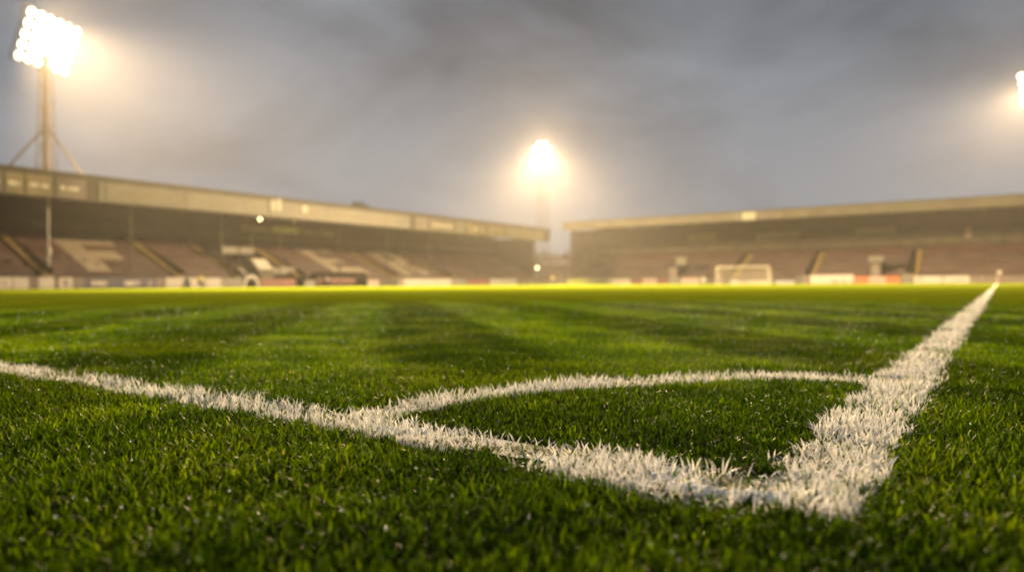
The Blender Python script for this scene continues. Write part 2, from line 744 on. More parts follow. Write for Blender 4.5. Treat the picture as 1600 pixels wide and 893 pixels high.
# goal line, running left from the corner
sh = MB()
xs = np.concatenate([np.arange(-60, -8, 2.0), np.arange(-8, .03, .03)])
strip(sh, [(x, .020 + random.uniform(-.008, .008)) for x in xs], [(x, .094 + random.uniform(-.008, .008)) for x in xs], .005)
for c_ in CLODS:
    clod(sh, *c_)
white('goal_line', 1, lambda: uniform(-14, .12, -.07, .15, .9), .9, sh)
# touchline, running away to the far corner flag
sh = MB()
ys = np.concatenate([np.arange(0.02, 10, .03), np.arange(10, 101.1, 1.3)])
strip(sh, [(.012 + random.uniform(-.008, .008), y) for y in ys], [(.112 + random.uniform(-.008, .008), y) for y in ys], .004)


def touch_sampler():
    a = uniform(-.03, .16, 0, 6, 1.0)
    n = 1
    n = int(.19 * 28 * D0 * 1.0)
    # far stretch: thinned later by dens(), so sample only what can survive
    q = float(dens(np.array([6.0]))[0] / D0)
    m_ = int(n * q)
    b = (rng.random(m_) * .19 - .03, rng.random(m_) * 28 + 6)
    keep_b = np.ones(m_, bool)
    touch_sampler.q = q
    return np.concatenate([a[0], b[0]]), np.concatenate([a[1], b[1]])


def touch_points():
    x, y = touch_sampler()
    r = np.hypot(x - CX, y - CY)
    p = dens(r) / D0
    p = np.where(y > 6, p / touch_sampler.q, p)
    return x[rng.random(len(x)) < p], y, p


def touch_filtered():
    x, y = touch_sampler()
    far = y > 6
    r = np.hypot(x - CX, y - CY)
    # line_points() multiplies by dens/D0; undo the pre-thinning of the far stretch by repeating its points
    rep = np.where(far, 1 / touch_sampler.q, 1).astype(int)
    return np.repeat(x, rep) + rng.normal(0, .002, rep.sum()), np.repeat(y, rep) + rng.normal(0, .05, rep.sum()) * np.repeat(far, rep)


white('touchline', 2, touch_filtered, 1.5, sh)
# far goal line, left touchline, penalty box of the far end: sheets only (too far for blades)
sh = MB()
sh.poly([(-60, 100.95, .013), (0, 100.95, .013), (0, 101.07, .013), (-60, 101.07, .013)], [(0, 1, 2, 3)])
struct(sh.build('far_goal_line', WS))
# corner arc
sh = MB()
th = np.linspace(PI / 2, PI, 90)
se = lambda v: math.copysign(abs(v) ** (2 / 1.8), v)
inn = [(.67 * se(math.cos(t)) + random.uniform(-.006, .006), ARC_C[1] + .970 * se(math.sin(t)) + random.uniform(-.006, .006)) for t in th]
outr = [(.757 * se(math.cos(t)) + random.uniform(-.006, .006), ARC_C[1] + 1.090 * se(math.sin(t)) + random.uniform(-.006, .006)) for t in th]
strip(sh, inn, outr, .006)
white('corner_arc', 3, lambda: uniform(-.85, .05, .05, 1.3, 1.15), 1.15, sh)


# dew: drops of water caught on the blades
def dew():
    base = bpy.data.meshes.new('drop_proto')
    import bmesh
    bm = bmesh.new()
    bmesh.ops.create_icosphere(bm, subdivisions=2, radius=1)
    bv = np.array([v.co[:] for v in bm.verts], np.float32)
    bf = np.array([[v.index for v in f.verts] for f in bm.faces], np.int64)
    bm.free()
    bpy.data.meshes.remove(base)
    x, y, r = polar_points(2400, .6, 8, 46, 1.3)
    n = len(x)
    rad = (.0006 + .0015 * rng.random(n) ** 3) * np.clip(r / 2.2, 1, 3)
    z = .020 + .012 * rng.random(n)
    V = bv[None] * rad[:, None, None] + np.stack([x, y, z], 1)[:, None, :]
    Fc = bf[None] + (np.arange(n) * len(bv))[:, None, None]
    me = bpy.data.meshes.new('dew_drops')
    me.from_pydata(V.reshape(-1, 3).tolist(), [], Fc.reshape(-1, 3).tolist())
    me.polygons.foreach_set('use_smooth', [True] * len(me.polygons))
    m = bpy.data.materials.new('water_drop')
    m.use_nodes = True
    b = m.node_tree.nodes['Principled BSDF']
    b.inputs['Base Color'].default_value = (1, 1, 1, 1)
    b.inputs['Transmission Weight'].default_value = 1
    b.inputs['IOR'].default_value = 1.33
    b.inputs['Roughness'].default_value = .15
    me.materials.append(m)
    o = bpy.data.objects.new('dew_drops', me)
    COL.objects.link(o)
    tag(o, 'glinting drops of rain water on the grass blades', None, None, 'stuff')


dew()

# ------------------------------------------------------------------ grandstands
SEAT_W = .5


def seat_prof(u0, z0, d):
    """seat seen from the side; u runs to the rear with sign d"""
    p = [(u0, z0 + .40), (u0, z0 + .45), (u0 + d * .38, z0 + .43), (u0 + d * .46, z0 + .82),
         (u0 + d * .50, z0 + .82), (u0 + d * .43, z0 + .36)]
    return p


def seat_row(axis, u0, z0, d, a, b, mats, pick, parent):
    mb = MB()
    n = int((b - a) / SEAT_W)
    off = (b - a - n * SEAT_W) / 2
    for i in range(n):
        s0 = a + off + i * SEAT_W + .03
        mb.prism(seat_prof(u0, z0, d), axis, s0, s0 + SEAT_W - .06, pick((s0 + .22)))
        # two feet under the seat
        c = s0 + .22
        if axis == 'y':
            mb.box(min(u0 + d * .3, u0 + d * .36), max(u0 + d * .3, u0 + d * .36), c - .02, c + .02, z0, z0 + .38, 2)
        else:
            mb.box(c - .02, c + .02, min(u0 + d * .3, u0 + d * .36), max(u0 + d * .3, u0 + d * .36), z0, z0 + .38, 2)
    return mb.build('seat_row', mats, parent)


def terrace(axis, u0, zf, d, a, b, rows, tread, rise, parent, name, m):
    prof = [(u0, -.03), (u0, zf)]
    for i in range(rows):
        u = u0 + d * tread * (i + 1)
        prof += [(u, zf + rise * i), (u, zf + rise * (i + 1))]
    prof[-1] = (prof[-1][0], zf + rise * (rows - 1))
    prof.pop()
    prof += [(u0 + d * tread * rows, -.03)]
    mb = MB()
    mb.prism(prof, axis, a, b)
    return mb.build(name, m, parent)


ROWS, TREAD, RISE = 14, .70, .29
LETTER = {
    'F': ["1111111111", "1111111111", "1111111111", "1111000000", "1111000000", "1111111100", "1111111100",
          "1111111100", "1111000000", "1111000000", "1111000000", "1111000000"],
    'E': ["1111111111", "1111111111", "1110000000", "1110000000", "1110000000", "1111111100", "1111111100",
          "1110000000", "1110000000", "1111111111", "1111111111", "1111111111"],
    'R': ["1111111100", "1111111110", "1110000111", "1110000111", "1110000111", "1111111110", "1111111100",
          "1110111000", "1110011100", "1110001110", "1110000111", "1110000111"],
}
X_FRONT = -65.0


def left_stand():
    st = empty('grandstand', (-64, 55, 0), 'long covered grandstand on the left with cream letters F E R in its maroon seats', 'grandstand')
    st.location = (0, 0, 0)
    y0, y1 = 4.0, 102.0
    back = X_FRONT - TREAD * ROWS
    zf = .75
    top = zf + RISE * (ROWS - 1)
    # front wall
    mb = MB()
    mb.box(X_FRONT, X_FRONT + .18, y0, 43.2, -.03, 1.05)
    mb.box(X_FRONT, X_FRONT + .18, 51.8, y1, -.03, 1.05)
    mb.build('front_wall', M['concrete'], st)
    ais = [(on_x(62, X_FRONT), on_x(86, X_FRONT)), (on_x(272, X_FRONT), on_x(291, X_FRONT)), (on_x(366, X_FRONT), on_x(380, X_FRONT)),
           (on_x(462, X_FRONT), on_x(478, X_FRONT)), (on_x(611, X_FRONT), on_x(622, X_FRONT)), (on_x(700, X_FRONT), on_x(708, X_FRONT))]
    blocks = [(y0, ais[0][0], None), (ais[0][1], ais[1][0], ('F', 29.2)), (ais[1][1], ais[2][0], None),
              (ais[3][1], ais[4][0], ('E', 57.6)), (ais[4][1], ais[5][0], ('R', 69.6)), (ais[5][1], y1 - .3, None)]
    for a, b, let in blocks:
        blk = terrace('y', X_FRONT, zf, -1, a, b, ROWS, TREAD, RISE, st, 'seating_block', M['concrete'])
        for r in range(ROWS):
            def pick(s, r=r):
                if let:
                    g_ = LETTER[let[0]]
                    lr = (12 - r)
                    c = int((s - let[1]) // .54)
                    if 0 <= lr < 12 and 0 <= c < 10 and s >= let[1] and g_[lr][c] == '1':
                        return 1
                return 0
            seat_row('y', X_FRONT - TREAD * r - .18, zf + RISE * r, -1, a + .1, b - .1,
                     [M['maroon'] if r > 5 else M['brown'], M['creamseat'], M['trim']], pick, blk)
    for k, (a, b) in enumerate(ais):
        mb = MB()
        nst = ROWS * 2
        prof = [(X_FRONT, -.03), (X_FRONT, zf + .5)]
        for i in range(nst):
            prof += [(X_FRONT - TREAD / 2 * (i + 1), zf + .5 + RISE / 2 * i), (X_FRONT - TREAD / 2 * (i + 1), zf + .5 + RISE / 2 * (i + 1))]
        prof[-1] = (back, -.03)
        mb.prism(prof, 'y', a + .28, b)
        s_ = mb.build('stair', M['stair'], st)
        mb = MB()
        mb.prism([(X_FRONT + .02, -.03), (X_FRONT + .02, zf + .85), (back, top + .75), (back, -.03)], 'y', b - .10, b - .002)
        mb.build('side_wall', M['trim'], s_)
    # back and end walls
    mb = MB()
    mb.box(back - .3, back - .02, y0, y1 + .2, -.03, 8.56, 0)
    mb.box(back - .02, back + .03, y0, y1 - .1, top + 1.2, top + 2.0, 1)
    mb.build('back_wall', [M['darkwall'], M['wallband']], st)
    mb = MB()
    mb.prism([(-66.2, -.03), (-66.2, 8.0), (back, 8.25), (back, -.03)], 'y', y1, y1 + .2)
    mb.build('end_wall', M['darkwall'], st)
    # roof: thin sheet with purlins beneath, sloping down to the rear
    mb = MB()
    mb.prism([(-63.9, 8.95), (-63.9, 9.1), (back - 1, 8.7), (back - 1, 8.55)], 'y', y0, 103.0)
    rf = mb.build('roof', M['roof'], st)
    for yy in np.arange(y0 + 2, 102, 6.0):
        mb = MB()
        mb.prism([(-64.2, 8.55), (-64.2, 8.93), (back, 8.58), (back, 8.2)], 'y', yy, yy + .16)
        mb.build('rafter', M['trim'], rf)
    # fascia with its advertising panels
    mb = MB()
    mb.box(-63.88, -63.62, y0, 103.0, 7.45, 9.55)
    mb.box(-63.95, -63.50, y0, 103.06, 9.55, 9.72)
    fs = mb.build('fascia', M['trim'], st)
    pans = [(-60, 6, 'mauve'), (9, 38, 'tan'), (41, 83, 'tan'), (88, 135, 'mauve'), (155, 164, 'cream'), (166, 290, 'cream'),
            (291, 420, 'cream'), (421, 640, 'cream'), (648, 669, 'mauve'), (671, 709, 'mauve'), (711, 727, 'cream'),
            (729, 762, 'tan'), (764, 788, 'tan'), (790, 850, 'cream')]
    for a, b, c in pans:
        ya, yb = on_x(a, -63.6), on_x(b, -63.6)
        mb = MB()
        mb.box(-63.60, -63.54, ya, yb, 7.58, 9.20)
        p = mb.build('fascia_panel', M[c], fs)
        if b - a > 25:
            mb = MB()
            random.seed(a + 3)
            yy = ya + .15 * (yb - ya)
            while yy < yb - .15 * (yb - ya):
                w = random.uniform(.3, 1.1)
                if random.random() < .72:
                    mb.box(-63.54, -63.53, yy, min(yy + w, yb - .3), 8.2, 8.55)
                elif mb.v:
                    mb.build('lettering', M['paleink'] if c != 'cream' else M['tan'], p)
                    mb = MB()
                yy += w + .2
            if mb.v:
                mb.build('lettering', M['paleink'] if c != 'cream' else M['tan'], p)
    for a, b, py0, py1 in ((424, 431, 312, 329), (433, 440, 311, 329), (472, 481, 321, 332)):
        ya, yb = on_x(a, -63.5), on_x(b, -63.5)
        mb = MB()
        zz0, zz1 = height(a, py1, -63.5, ya), height(a, py0, -63.5, ya)
        mb.box(-63.538, -63.47, ya, yb, max(7.6, zz0), min(zz1, 9.5))
        mb.build('sign_plate', M['white'], fs)
    # posts
    for i, px in enumerate((76, 205, 346, 437, 531, 604, 672, 745)):
        Y = on_x(px, -66)
        mb = MB()
        mb.tube((-66, Y, .75), (-66, Y, 8.9), .09, n=8)
        p = mb.build('roof_post', M['whitepaint'] if i == 0 else M['steel'], st)
        if i == 0:
            mb = MB()
            mb.tube((-65.95, Y, 2.9), (-65.95, Y, 3.5), .2, n=10)
            mb.build('lamp_box', M['whitepaint'], p)
    # camera gantry under the roof
    ya, yb = on_x(378, -70), on_x(523, -70)
    mb = MB()
    z = height(450, 364, -70, (ya + yb) / 2)
    mb.box(-71.5, -69.95, ya, yb, z - .1, z)
    gt = mb.build('gantry', M['trim'], st)
    for a, b, c, h in ((378, 424, 'tan', .45), (426, 466, 'white', .62), (467, 523, 'tan', .5)):
        mb = MB()
        mb.box(-69.94, -69.88, on_x(a, -70), on_x(b, -70), z - .05, z + h)
        mb.build('gantry_panel', M[c], gt)
    for yy in np.linspace(ya + .3, yb - .3, 5):
        mb = MB()
        mb.box(-70.3, -70.22, yy, yy + .08, z, 8.8)
        mb.build('hanger', M['trim'], gt)
    # lamps under the roof edge
    for px, py, r, mm in ((407, 342, .17, 'bulb'), (461, 346, .12, 'greenbulb')):
        Y = on_x(px, -65.5)
        z = height(px, py, -65.5, Y)
        mb = MB()
        mb.tube((-65.5, Y, z), (-65.5, Y, 8.9), .03, n=6)
        mb.tube((-65.55, Y, z), (-65.5 - .3, Y, z + .05), r * 1.15, r * .4, n=12)
        lp = mb.build('roof_lamp', M['trim'], st)
        mb = MB()
        mb.tube((-65.50, Y, z), (-65.54, Y, z), r, n=16)
        mb.build('bulb', M[mm], lp)
    # middle bay without seats: back partition, long light box, low barriers
    mb = MB()
    mb.box(-72.0, -71.8, ais[2][1], ais[3][0], -.03, 3.0)
    mb.build('bay_wall', M['darkwall'], st)
    ya, yb = on_x(345, -69), on_x(397, -69)
    mb = MB()
    z = height(370, 396, -69, (ya + yb) / 2)
    mb.box(-69.3, -69, ya, yb, z, z + .72)
    mb.box(-69.0, -68.96, ya, ya + .35, z - .05, z + .8)
    mb.box(-69.0, -68.96, yb - .35, yb, z - .05, z + .76)
    lb = mb.build('light_box', M['cream'], st)
    for yy in (ya + .2, yb - .3):
        mb = MB()
        mb.box(-69.2, -69.1, yy, yy + .1, z + .72, 8.75)
        mb.build('hanger', M['trim'], lb)
    for a, b, p0, p1, X in ((360, 397, 418, 436, -66.5), (424, 462, 417, 428, -66.5)):
        ya, yb = on_x(a, X), on_x(b, X)
        z0, z1 = height(a, p1, X, ya), height(a, p0, X, ya)
        mb = MB()
        mb.box(X - .1, X, ya, yb, z0, z1)
        mb.box(X - .08, X - .02, ya + .2, ya + .3, -.03, z0)
        mb.box(X - .08, X - .02, yb - .3, yb - .2, -.03, z0)
        mb.build('barrier_panel', M['cream'], st)
    return st


left_stand()


def tunnel_canopy():
    """covered players' entrance in the middle bay: sloped white lid on a grey box, dark mouth"""
    X = -65.6
    ya, yb = on_x(392, X), on_x(428, X)
    t = empty('tunnel_entrance', (X, (ya + yb) / 2, 0), 'grey covered entrance with sloping pale lid in the seatless bay of the left stand', 'tunnel')
    w = (yb - ya) / 2
    z1 = height(400, 404, X, ya)
    z0 = height(420, 421, X, yb)
    mb = MB()
    mb.poly([(0, -w, z1), (0, .3 * w, z1), (0, w, z0), (0, -.3 * w, z0), (-2.6, -w, z1 + .25), (-2.6, .3 * w, z1 + .25), (-2.6, w, z0 + .1), (-2.6, -.3 * w, z0 + .1)],
            [(0, 1, 2, 3), (7, 6, 5, 4), (0, 4, 5, 1), (1, 5, 6, 2), (2, 6, 7, 3), (3, 7, 4, 0)])
    mb.build('lid', M['white'], t)
    mb = MB()
    mb.box(-2.6, -.05, -.3 * w, w, .0, z0 - .02)
    mb.build('side_wall', M['concrete'], t)
    mb = MB()
    mb.box(-.05, 0.0, -.1 * w, .75 * w, 0, z0 - .35)
    mb.build('doorway', M['trim'], t)


tunnel_canopy()


def arch_tunnel():
    X = -62.6
    ya, yb = on_x(381, X), on_x(405, X)
    c, w = (ya + yb) / 2, (yb - ya) / 2
    h = height(400, 429, X, c)
    t = empty('folding_tunnel', (X, c, 0), 'small pale arch ended folding tunnel at the pitch side before the seatless bay', 'tunnel')
    mb = MB()
    n = 14
    th = np.linspace(0, PI, n)
    ring = []
    for x_, s in ((0, 1), (0, .72), (-1.6, .72), (-1.6, 1)):
        ring.append([(x_, math.cos(a) * w * s, .02 + math.sin(a) ** .7 * h * s) for a in th])
    vs = [p for r in ring for p in r]
    fs = []
    for k in range(4):
        for i in range(n - 1):
            a, b = k * n + i, ((k + 1) % 4) * n + i
            fs.append((a, a + 1, b + 1, b))
    mb.poly(vs, fs)
    mb.build('hood', M['white'], t)
    mb = MB()
    mb.box(-1.55, -1.5, -w * .7, w * .7, .02, h * .6)
    mb.build('curtain', M['trim'], t)


arch_tunnel()

Y_FRONT = 108.6


def right_stand():
    st = empty('grandstand', (0, 0, 0), 'covered grandstand behind the goal on the right with dull brown seats and two dark doorways', 'grandstand')
    x0, x1 = on_y(893, Y_FRONT), 16.0
    back = Y_FRONT + TREAD * ROWS
    zf = .75
    top = zf + RISE * (ROWS - 1)
    vom = [(on_y(1045, Y_FRONT), on_y(1058, Y_FRONT)), (on_y(1361, Y_FRONT), on_y(1375, Y_FRONT))]
    ais = [(on_y(1137, Y_FRONT), on_y(1150, Y_FRONT)), (on_y(1256, Y_FRONT), on_y(1270, Y_FRONT)), (on_y(1417, Y_FRONT), on_y(1433, Y_FRONT))]
    cuts = [x0] + [v for a in ais for v in a] + [x1]
    mb = MB()
    mb.box(x0, x1, Y_FRONT - .18, Y_FRONT, -.03, 1.0)
    mb.build('front_wall', M['concrete'], st)
    for k in range(0, len(cuts), 2):
        a, b = cuts[k], cuts[k + 1]
        blk = terrace('x', Y_FRONT, zf, 1, a, b, ROWS, TREAD, RISE, st, 'seating_block', M['concrete'])
        vs = [v for v in vom if a < v[0] < b]
        for r in range(ROWS):
            spans = [(a + .1, b - .1)]
            if vs and r < 8:
                spans = [(a + .1, vs[0][0] - .25), (vs[0][1] + .25, b - .1)]
            for s0, s1 in spans:
                if s1 - s0 < .6:
                    continue
                seat_row('x', Y_FRONT + TREAD * r + .18, zf + RISE * r, 1, s0, s1, [M['maroon'] if r > 9 else M['brown'], M['creamseat'], M['trim']], lambda s: 0, blk)
    for a, b in ais:
        mb = MB()
        prof = [(Y_FRONT, -.03), (Y_FRONT, zf + .25)]
        for i in range(ROWS * 2):
            prof += [(Y_FRONT + TREAD / 2 * (i + 1), zf + .25 + RISE / 2 * i), (Y_FRONT + TREAD / 2 * (i + 1), zf + .25 + RISE / 2 * (i + 1))]
        prof[-1] = (back, -.03)
        mb.prism(prof, 'x', a + .2, b)
        s_ = mb.build('stair', M['stair'], st)
        mb = MB()
        mb.prism([(Y_FRONT - .02, -.03), (Y_FRONT - .02, zf + .8), (back, top + .7), (back, -.03)], 'x', a + .005, a + .15)
        mb.build('side_wall', M['trim'], s_)
    for (a, b), (p0, p1, q0, q1) in zip(vom, ((1057, 1072, 402, 414), (1357, 1381, 400, 413))):
        mb = MB()
        mb.box(a - .18, b + .18, Y_FRONT + .02, Y_FRONT + 5.6, .7, 3.0)
        d_ = mb.build('doorway_block', M['darkwall'], st)
        mb = MB()
        mb.box(a, b, Y_FRONT - .0, Y_FRONT + .019, 1.01, 2.75)
        mb.build('doorway', M['ink'], d_)
        xa, xb = on_y(p0, Y_FRONT), on_y(p1, Y_FRONT)
        z0, z1 = height(p0, q1, xa, Y_FRONT), height(p0, q0, xa, Y_FRONT)
        mb = MB()
        mb.box(xa, xb, Y_FRONT - .03, Y_FRONT + .018, max(z0, 3.02), z1)
        mb.build('doorway_sign', M['cream'], d_)
    mb = MB()
    mb.box(x0 - .2, x1, back + .02, back + .3, -.03, 10.44, 0)
    mb.box(x0 + .1, x1, back - .03, back + .02, top + 1.1, top + 2.0, 1)
    mb.build('back_wall', [M['darkwall'], M['wallband']], st)
    mb = MB()
    mb.prism([(Y_FRONT + .1, -.03), (Y_FRONT + .1, 9.7), (back, 10.2), (back, -.03)], 'x', x0 - .2, x0)
    mb.build('end_wall', M['darkwall'], st)
    mb = MB()
    mb.prism([(107.7, 10.6), (107.7, 10.75), (back + 1, 10.6), (back + 1, 10.45)], 'x', x0 - 1.0, x1)
    rf = mb.build('roof', M['roof'], st)
    for xx in np.arange(x0 + 1, x1, 6):
        mb = MB()
        mb.prism([(108, 10.2), (108, 10.58), (back, 10.43), (back, 10.05)], 'x', xx, xx + .16)
        mb.build('rafter', M['trim'], rf)
    mb = MB()
    mb.box(x0 - 1.0, x1, 107.42, 107.68, 9.68, 10.95, 0)
    mb.box(x0 - 1.05, x1, 107.30, 107.72, 10.95, 11.13, 1)
    fs = mb.build('fascia', [M['olive'], M['trim']], st)
    for a, b, c in ((1148, 1158, 'cream'), (1160, 1181, 'white'), (1184, 1222, 'mauve')):
        mb = MB()
        mb.box(on_y(a, 107.4), on_y(b, 107.4), 107.36, 107.418, 9.75, 10.88)
        mb.build('fascia_panel', M[c], fs)
    # pale strips along the upper rear wall
    for a, b, q0, q1, c in ((1075, 1118, 367, 376, 'tan'), (1182, 1200, 365, 375, 'cream'), (1201, 1250, 364, 371, 'cream'), (1338, 1400, 357, 366, 'cream'), (1508, 1518, 356, 372, 'tan')):
        Y = back - .1
        xa, xb = on_y(a, Y), on_y(b, Y)
        z0, z1 = height(a, q1, xa, Y), height(a, q0, xa, Y)
        mb = MB()
        mb.box(xa, xb, Y - .05, Y + .115, z0, z1)
        mb.build('wall_panel', M[c], st)
    # crush rail across the right block
    mb = MB()
    Yr = Y_FRONT + TREAD * 6
    for zz_ in (.55, 1.0):
        mb.tube((on_y(1440, Yr), Yr, zf + RISE * 5 + zz_), (x1, Yr, zf + RISE * 5 + zz_), .05, n=6)
    mb.build('rail', M['concrete'], st)
    return st


right_stand()

# ------------------------------------------------------------------ perimeter boards
def board(axis, at_, p0, p1, h, mats, label, split=None, text=None):
    """a free standing board; split: list of px where the colour changes"""
    f = on_x if axis == 'x' else on_y
    a, b = f(p0, at_), f(p1, at_)
    c = (a + b) / 2
    w = (b - a) / 2
    loc = (at_, c, 0) if axis == 'x' else (c, at_, 0)
    t = empty('advertising_board', loc, label, 'board', 'advertising boards round the pitch')
    if axis == 'y':
        pass
    edges = [-w] + [f(p, at_) - c for p in (split or [])] + [w]
    for k in range(len(edges) - 1):
        mb = MB()
        if axis == 'x':
            mb.box(-.06, 0, edges[k], edges[k + 1] - (.002 if k < len(edges) - 2 else 0), .06, h)
        else:
            mb.box(edges[k], edges[k + 1] - (.002 if k < len(edges) - 2 else 0), 0, .06, .06, h)
        mb.build('panel', M[mats[k]], t)
    mb = MB()
    nleg = max(2, int(2 * w / 2))
    for s in np.linspace(-w + .2, w - .2, nleg):
        if axis == 'x':
            mb.box(-.5, -.06, s - .02, s + .02, 0, .05)
            mb.box(-.1, -.06, s - .02, s + .02, .05, h * .9)
        else:
            mb.box(s - .02, s + .02, .06, .5, 0, .05)
            mb.box(s - .02, s + .02, .06, .1, .05, h * .9)
    mb.build('stand_frame', M['trim'], t)
    if text:
        random.seed(int(p0) * 7 + 1)
        for (u0, u1, z0, z1) in text:
            mb = MB()
            s = -w + 2 * w * u0
            e = -w + 2 * w * u1
            while s < e:
                ww = random.uniform(.12, .4)
                if random.random() < .8:
                    if axis == 'x':
                        mb.box(0, .006, s, min(s + ww, e), h * z0, h * z1)
                    else:
                        mb.box(s, min(s + ww, e), -.006, 0, h * z0, h * z1)
                s += ww + .07
            if mb.v:
                mb.build('lettering', M['paleink'] if 'navy' in mats else M['ink'], t)
    return t


XB = -62.6
board('x', XB, -60, 19, .95, ['white'], 'white board with dark lettering at the far left edge of the picture', text=[(.2, .95, .3, .7)])
board('x', XB, 20.5, 85, .95, ['white', 'mauve', 'white'], 'white board with a dark square in its middle, left of the stair gap', split=[45, 61])
board('x', XB, 92, 114, .95, ['white'], 'short white board between the stair gap and the long navy board', text=[(.35, .65, .2, .8)])
board('x', XB, 116, 257, .95, ['mauve', 'navy', 'navy', 'mauve'], 'long navy board with pale lettering before the seats with letter F', split=[131, 185, 245], text=[(.18, .45, .3, .7), (.53, .88, .3, .7)])
board('x', XB, 259, 322, .98, ['white', 'white'], 'white board to the right of the navy board', split=[304])
board('x', XB, 323, 379, .98, ['white', 'cream'], 'cream and white board to the left of the folding tunnel', split=[345])
board('x', XB, 407, 462, .9, ['redboard'], 'dark red board right of the folding tunnel below the seatless bay')
board('x', XB, 476, 493, .75, ['cream'], 'small cream board just left of the dugout')
board('x', XB, 575, 592, .80, ['pink'], 'small pale pink board just right of the dugout')
board('x', XB, 622, 630, .95, ['cream'], 'narrow cream board left of the long pale pink board')
board('x', XB, 631, 729, .95, ['white', 'cream'], 'long pale pinkish board before the seats with letter R', split=[705])
board('x', XB, 731, 764, .9, ['redboard'], 'dull red board between two pale boards near the stand corner')
board('x', XB, 766, 808, .98, ['white'], 'pale board nearest the far end of the left stand')
board('x', XB, 810, 834, .75, ['tan'], 'low tan board at the far corner of the left stand')
YB = 105.2
board('y', YB, 887, 932, 1.0, ['white'], 'cream white board at the left corner of the right stand', text=[(.6, .85, .55, .8)])
board('y', YB, 933, 985, 1.0, ['white'], 'cream white board second from the left corner of the right stand', text=[(.15, .3, .6, .85)])
board('y', YB, 988, 1003, .9, ['redboard'], 'dull red board left of the small pink board')
board('y', YB, 1004, 1026, 1.05, ['pink'], 'small pink board left of the goal')
board('y', YB, 1028, 1043, .95, ['redboard'], 'dull red board right of the small pink board')
board('y', YB, 1045, 1062, 1.05, ['cream'], 'tan cream board below the left doorway of the right stand')
board('y', YB, 1064, 1092, 1.05, ['pink'], 'pale brown board left of the round white sign')
board('y', YB, 1142, 1200, .55, ['white'], 'low pale board seen through the goal net')
board('y', YB, 1212, 1241, .45, ['paleblue'], 'low pale blue board right of the goal')
board('y', YB, 1243, 1262, 1.2, ['cream'], 'cream box shaped board at the foot of the yellow stair right of the goal')
board('y', YB, 1266, 1334, 1.25, ['white'], 'white board with dark marks along its lower edge', text=[(.48, .98, .1, .35)])
board('y', YB, 1336, 1406, 1.0, ['orange', 'pink', 'orange'], 'orange board with a pale middle', split=[1357, 1384])
board('y', YB, 1409, 1425, 1.3, ['cream'], 'small cream board right of the orange board', text=[(.3, .8, .1, .3)])
board('y', YB, 1428, 1472, 1.0, ['white'], 'white board second right of the orange board', text=[(.1, .3, .5, .7)])
board('y', YB, 1474, 1515, 1.0, ['white'], 'white board left of the long dark board', text=[(.4, .8, .3, .45)])
board('y', YB, 1517, 1640, 1.0, ['ink'], 'long dark board behind the corner flag')

# round white sign left of the goal
X = on_y(1100, YB)
t = empty('round_sign', (X, YB - .3, 0), 'small round white sign on a short post left of the goal', 'sign')
mb = MB()
mb.tube((0, 0, .0), (0, 0, .35), .05, n=8)
mb.build('post', M['trim'], t)
mb = MB()
mb.tube((0, -.05, .72), (0, .0, .72), .42, n=20)
mb.build('disc', M['white'], t)

# ------------------------------------------------------------------ goal
gx = (on_y(1118.5, PF) + on_y(1202.5, PF)) / 2
gl = empty('goal', (gx, PF, 0), 'white football goal with net before the right grandstand', 'goal')
for s in (-1, 1):
    mb = MB()
    mb.tube((s * 3.72, 0, 0), (s * 3.72, 0, 2.50), .075, n=10)
    mb.build('post', M['whitepaint'], gl)
mb = MB()
mb.tube((-3.79, 0, 2.50), (3.79, 0, 2.50), .075, n=10)
mb.build('crossbar', M['whitepaint'], gl)
mb = MB()
r = .018
for x in np.arange(-3.66, 3.67, .305):
    mb.tube((x, .02, 2.47), (x, 1.1, 2.36), r, n=4)
    mb.tube((x, 1.1, 2.36), (x, 2.1, .02), r, n=4)
for k in np.linspace(0, 1, 4):
    mb.tube((-3.66, 1.1 * k, 2.47 - .11 * k), (3.66, 1.1 * k, 2.47 - .11 * k), r, n=4)
for k in np.linspace(0, 1, 9):
    mb.tube((-3.66, 1.1 + k, 2.36 - 2.33 * k), (3.66, 1.1 + k, 2.36 - 2.33 * k), r, n=4)
for s in (-3.66, 3.66):
    for k in np.linspace(.1, 1, 8):
        z = 2.45 * k
        ylim = 1.1 if z > 2.3 else 1.1 + (2.36 - z) / 2.33
        mb.tube((s, .02, z), (s, ylim, z), r, n=4)
    for yy in np.arange(.3, 2.1, .3):
        zt = 2.40 if yy < 1.1 else 2.36 - (yy - 1.1) * 2.33
        mb.tube((s, yy, .02), (s, yy, zt), r, n=4)
mb.build('net', M['net'], gl)
for s in (-3.66, 3.66):
    mb = MB()
    mb.tube((s, 2.15, 0), (s, 2.15, 2.3), .04, n=6)
    mb.tube((s, 2.15, 2.3), (s, 1.1, 2.37), .025, n=6)
    mb.build('net_support', M['steel'], gl)

# corner flag
cf = empty('corner_flag', (.06, PF, 0), 'pale corner flag on a white pole where the right touchline ends', 'corner flag')
mb = MB()
mb.tube((0, 0, 0), (0, 0, 1.55), .035, .03, n=8)
mb.build('pole', M['whitepaint'], cf)
mb = MB()
n = 7
fr = [(.03 + .38 * i / (n - 1), .05 * math.sin(i * 1.1), 0) for i in range(n)]
vs = []
for dz in (1.14, 1.52):
    for dy in (0, .012):
        vs += [(x - .40 * 0 - .2 * 0, y + dy, dz - .10 * x) for x, y, _ in fr]
fs = []
for i in range(n - 1):
    for a, b in ((0, 1), (1, 3), (3, 2), (2, 0)):
        fs.append((a * n + i, a * n + i + 1, b * n + i + 1, b * n + i))
mb.poly(vs, fs)
mb.build('flag', M['whitepaint'], cf)

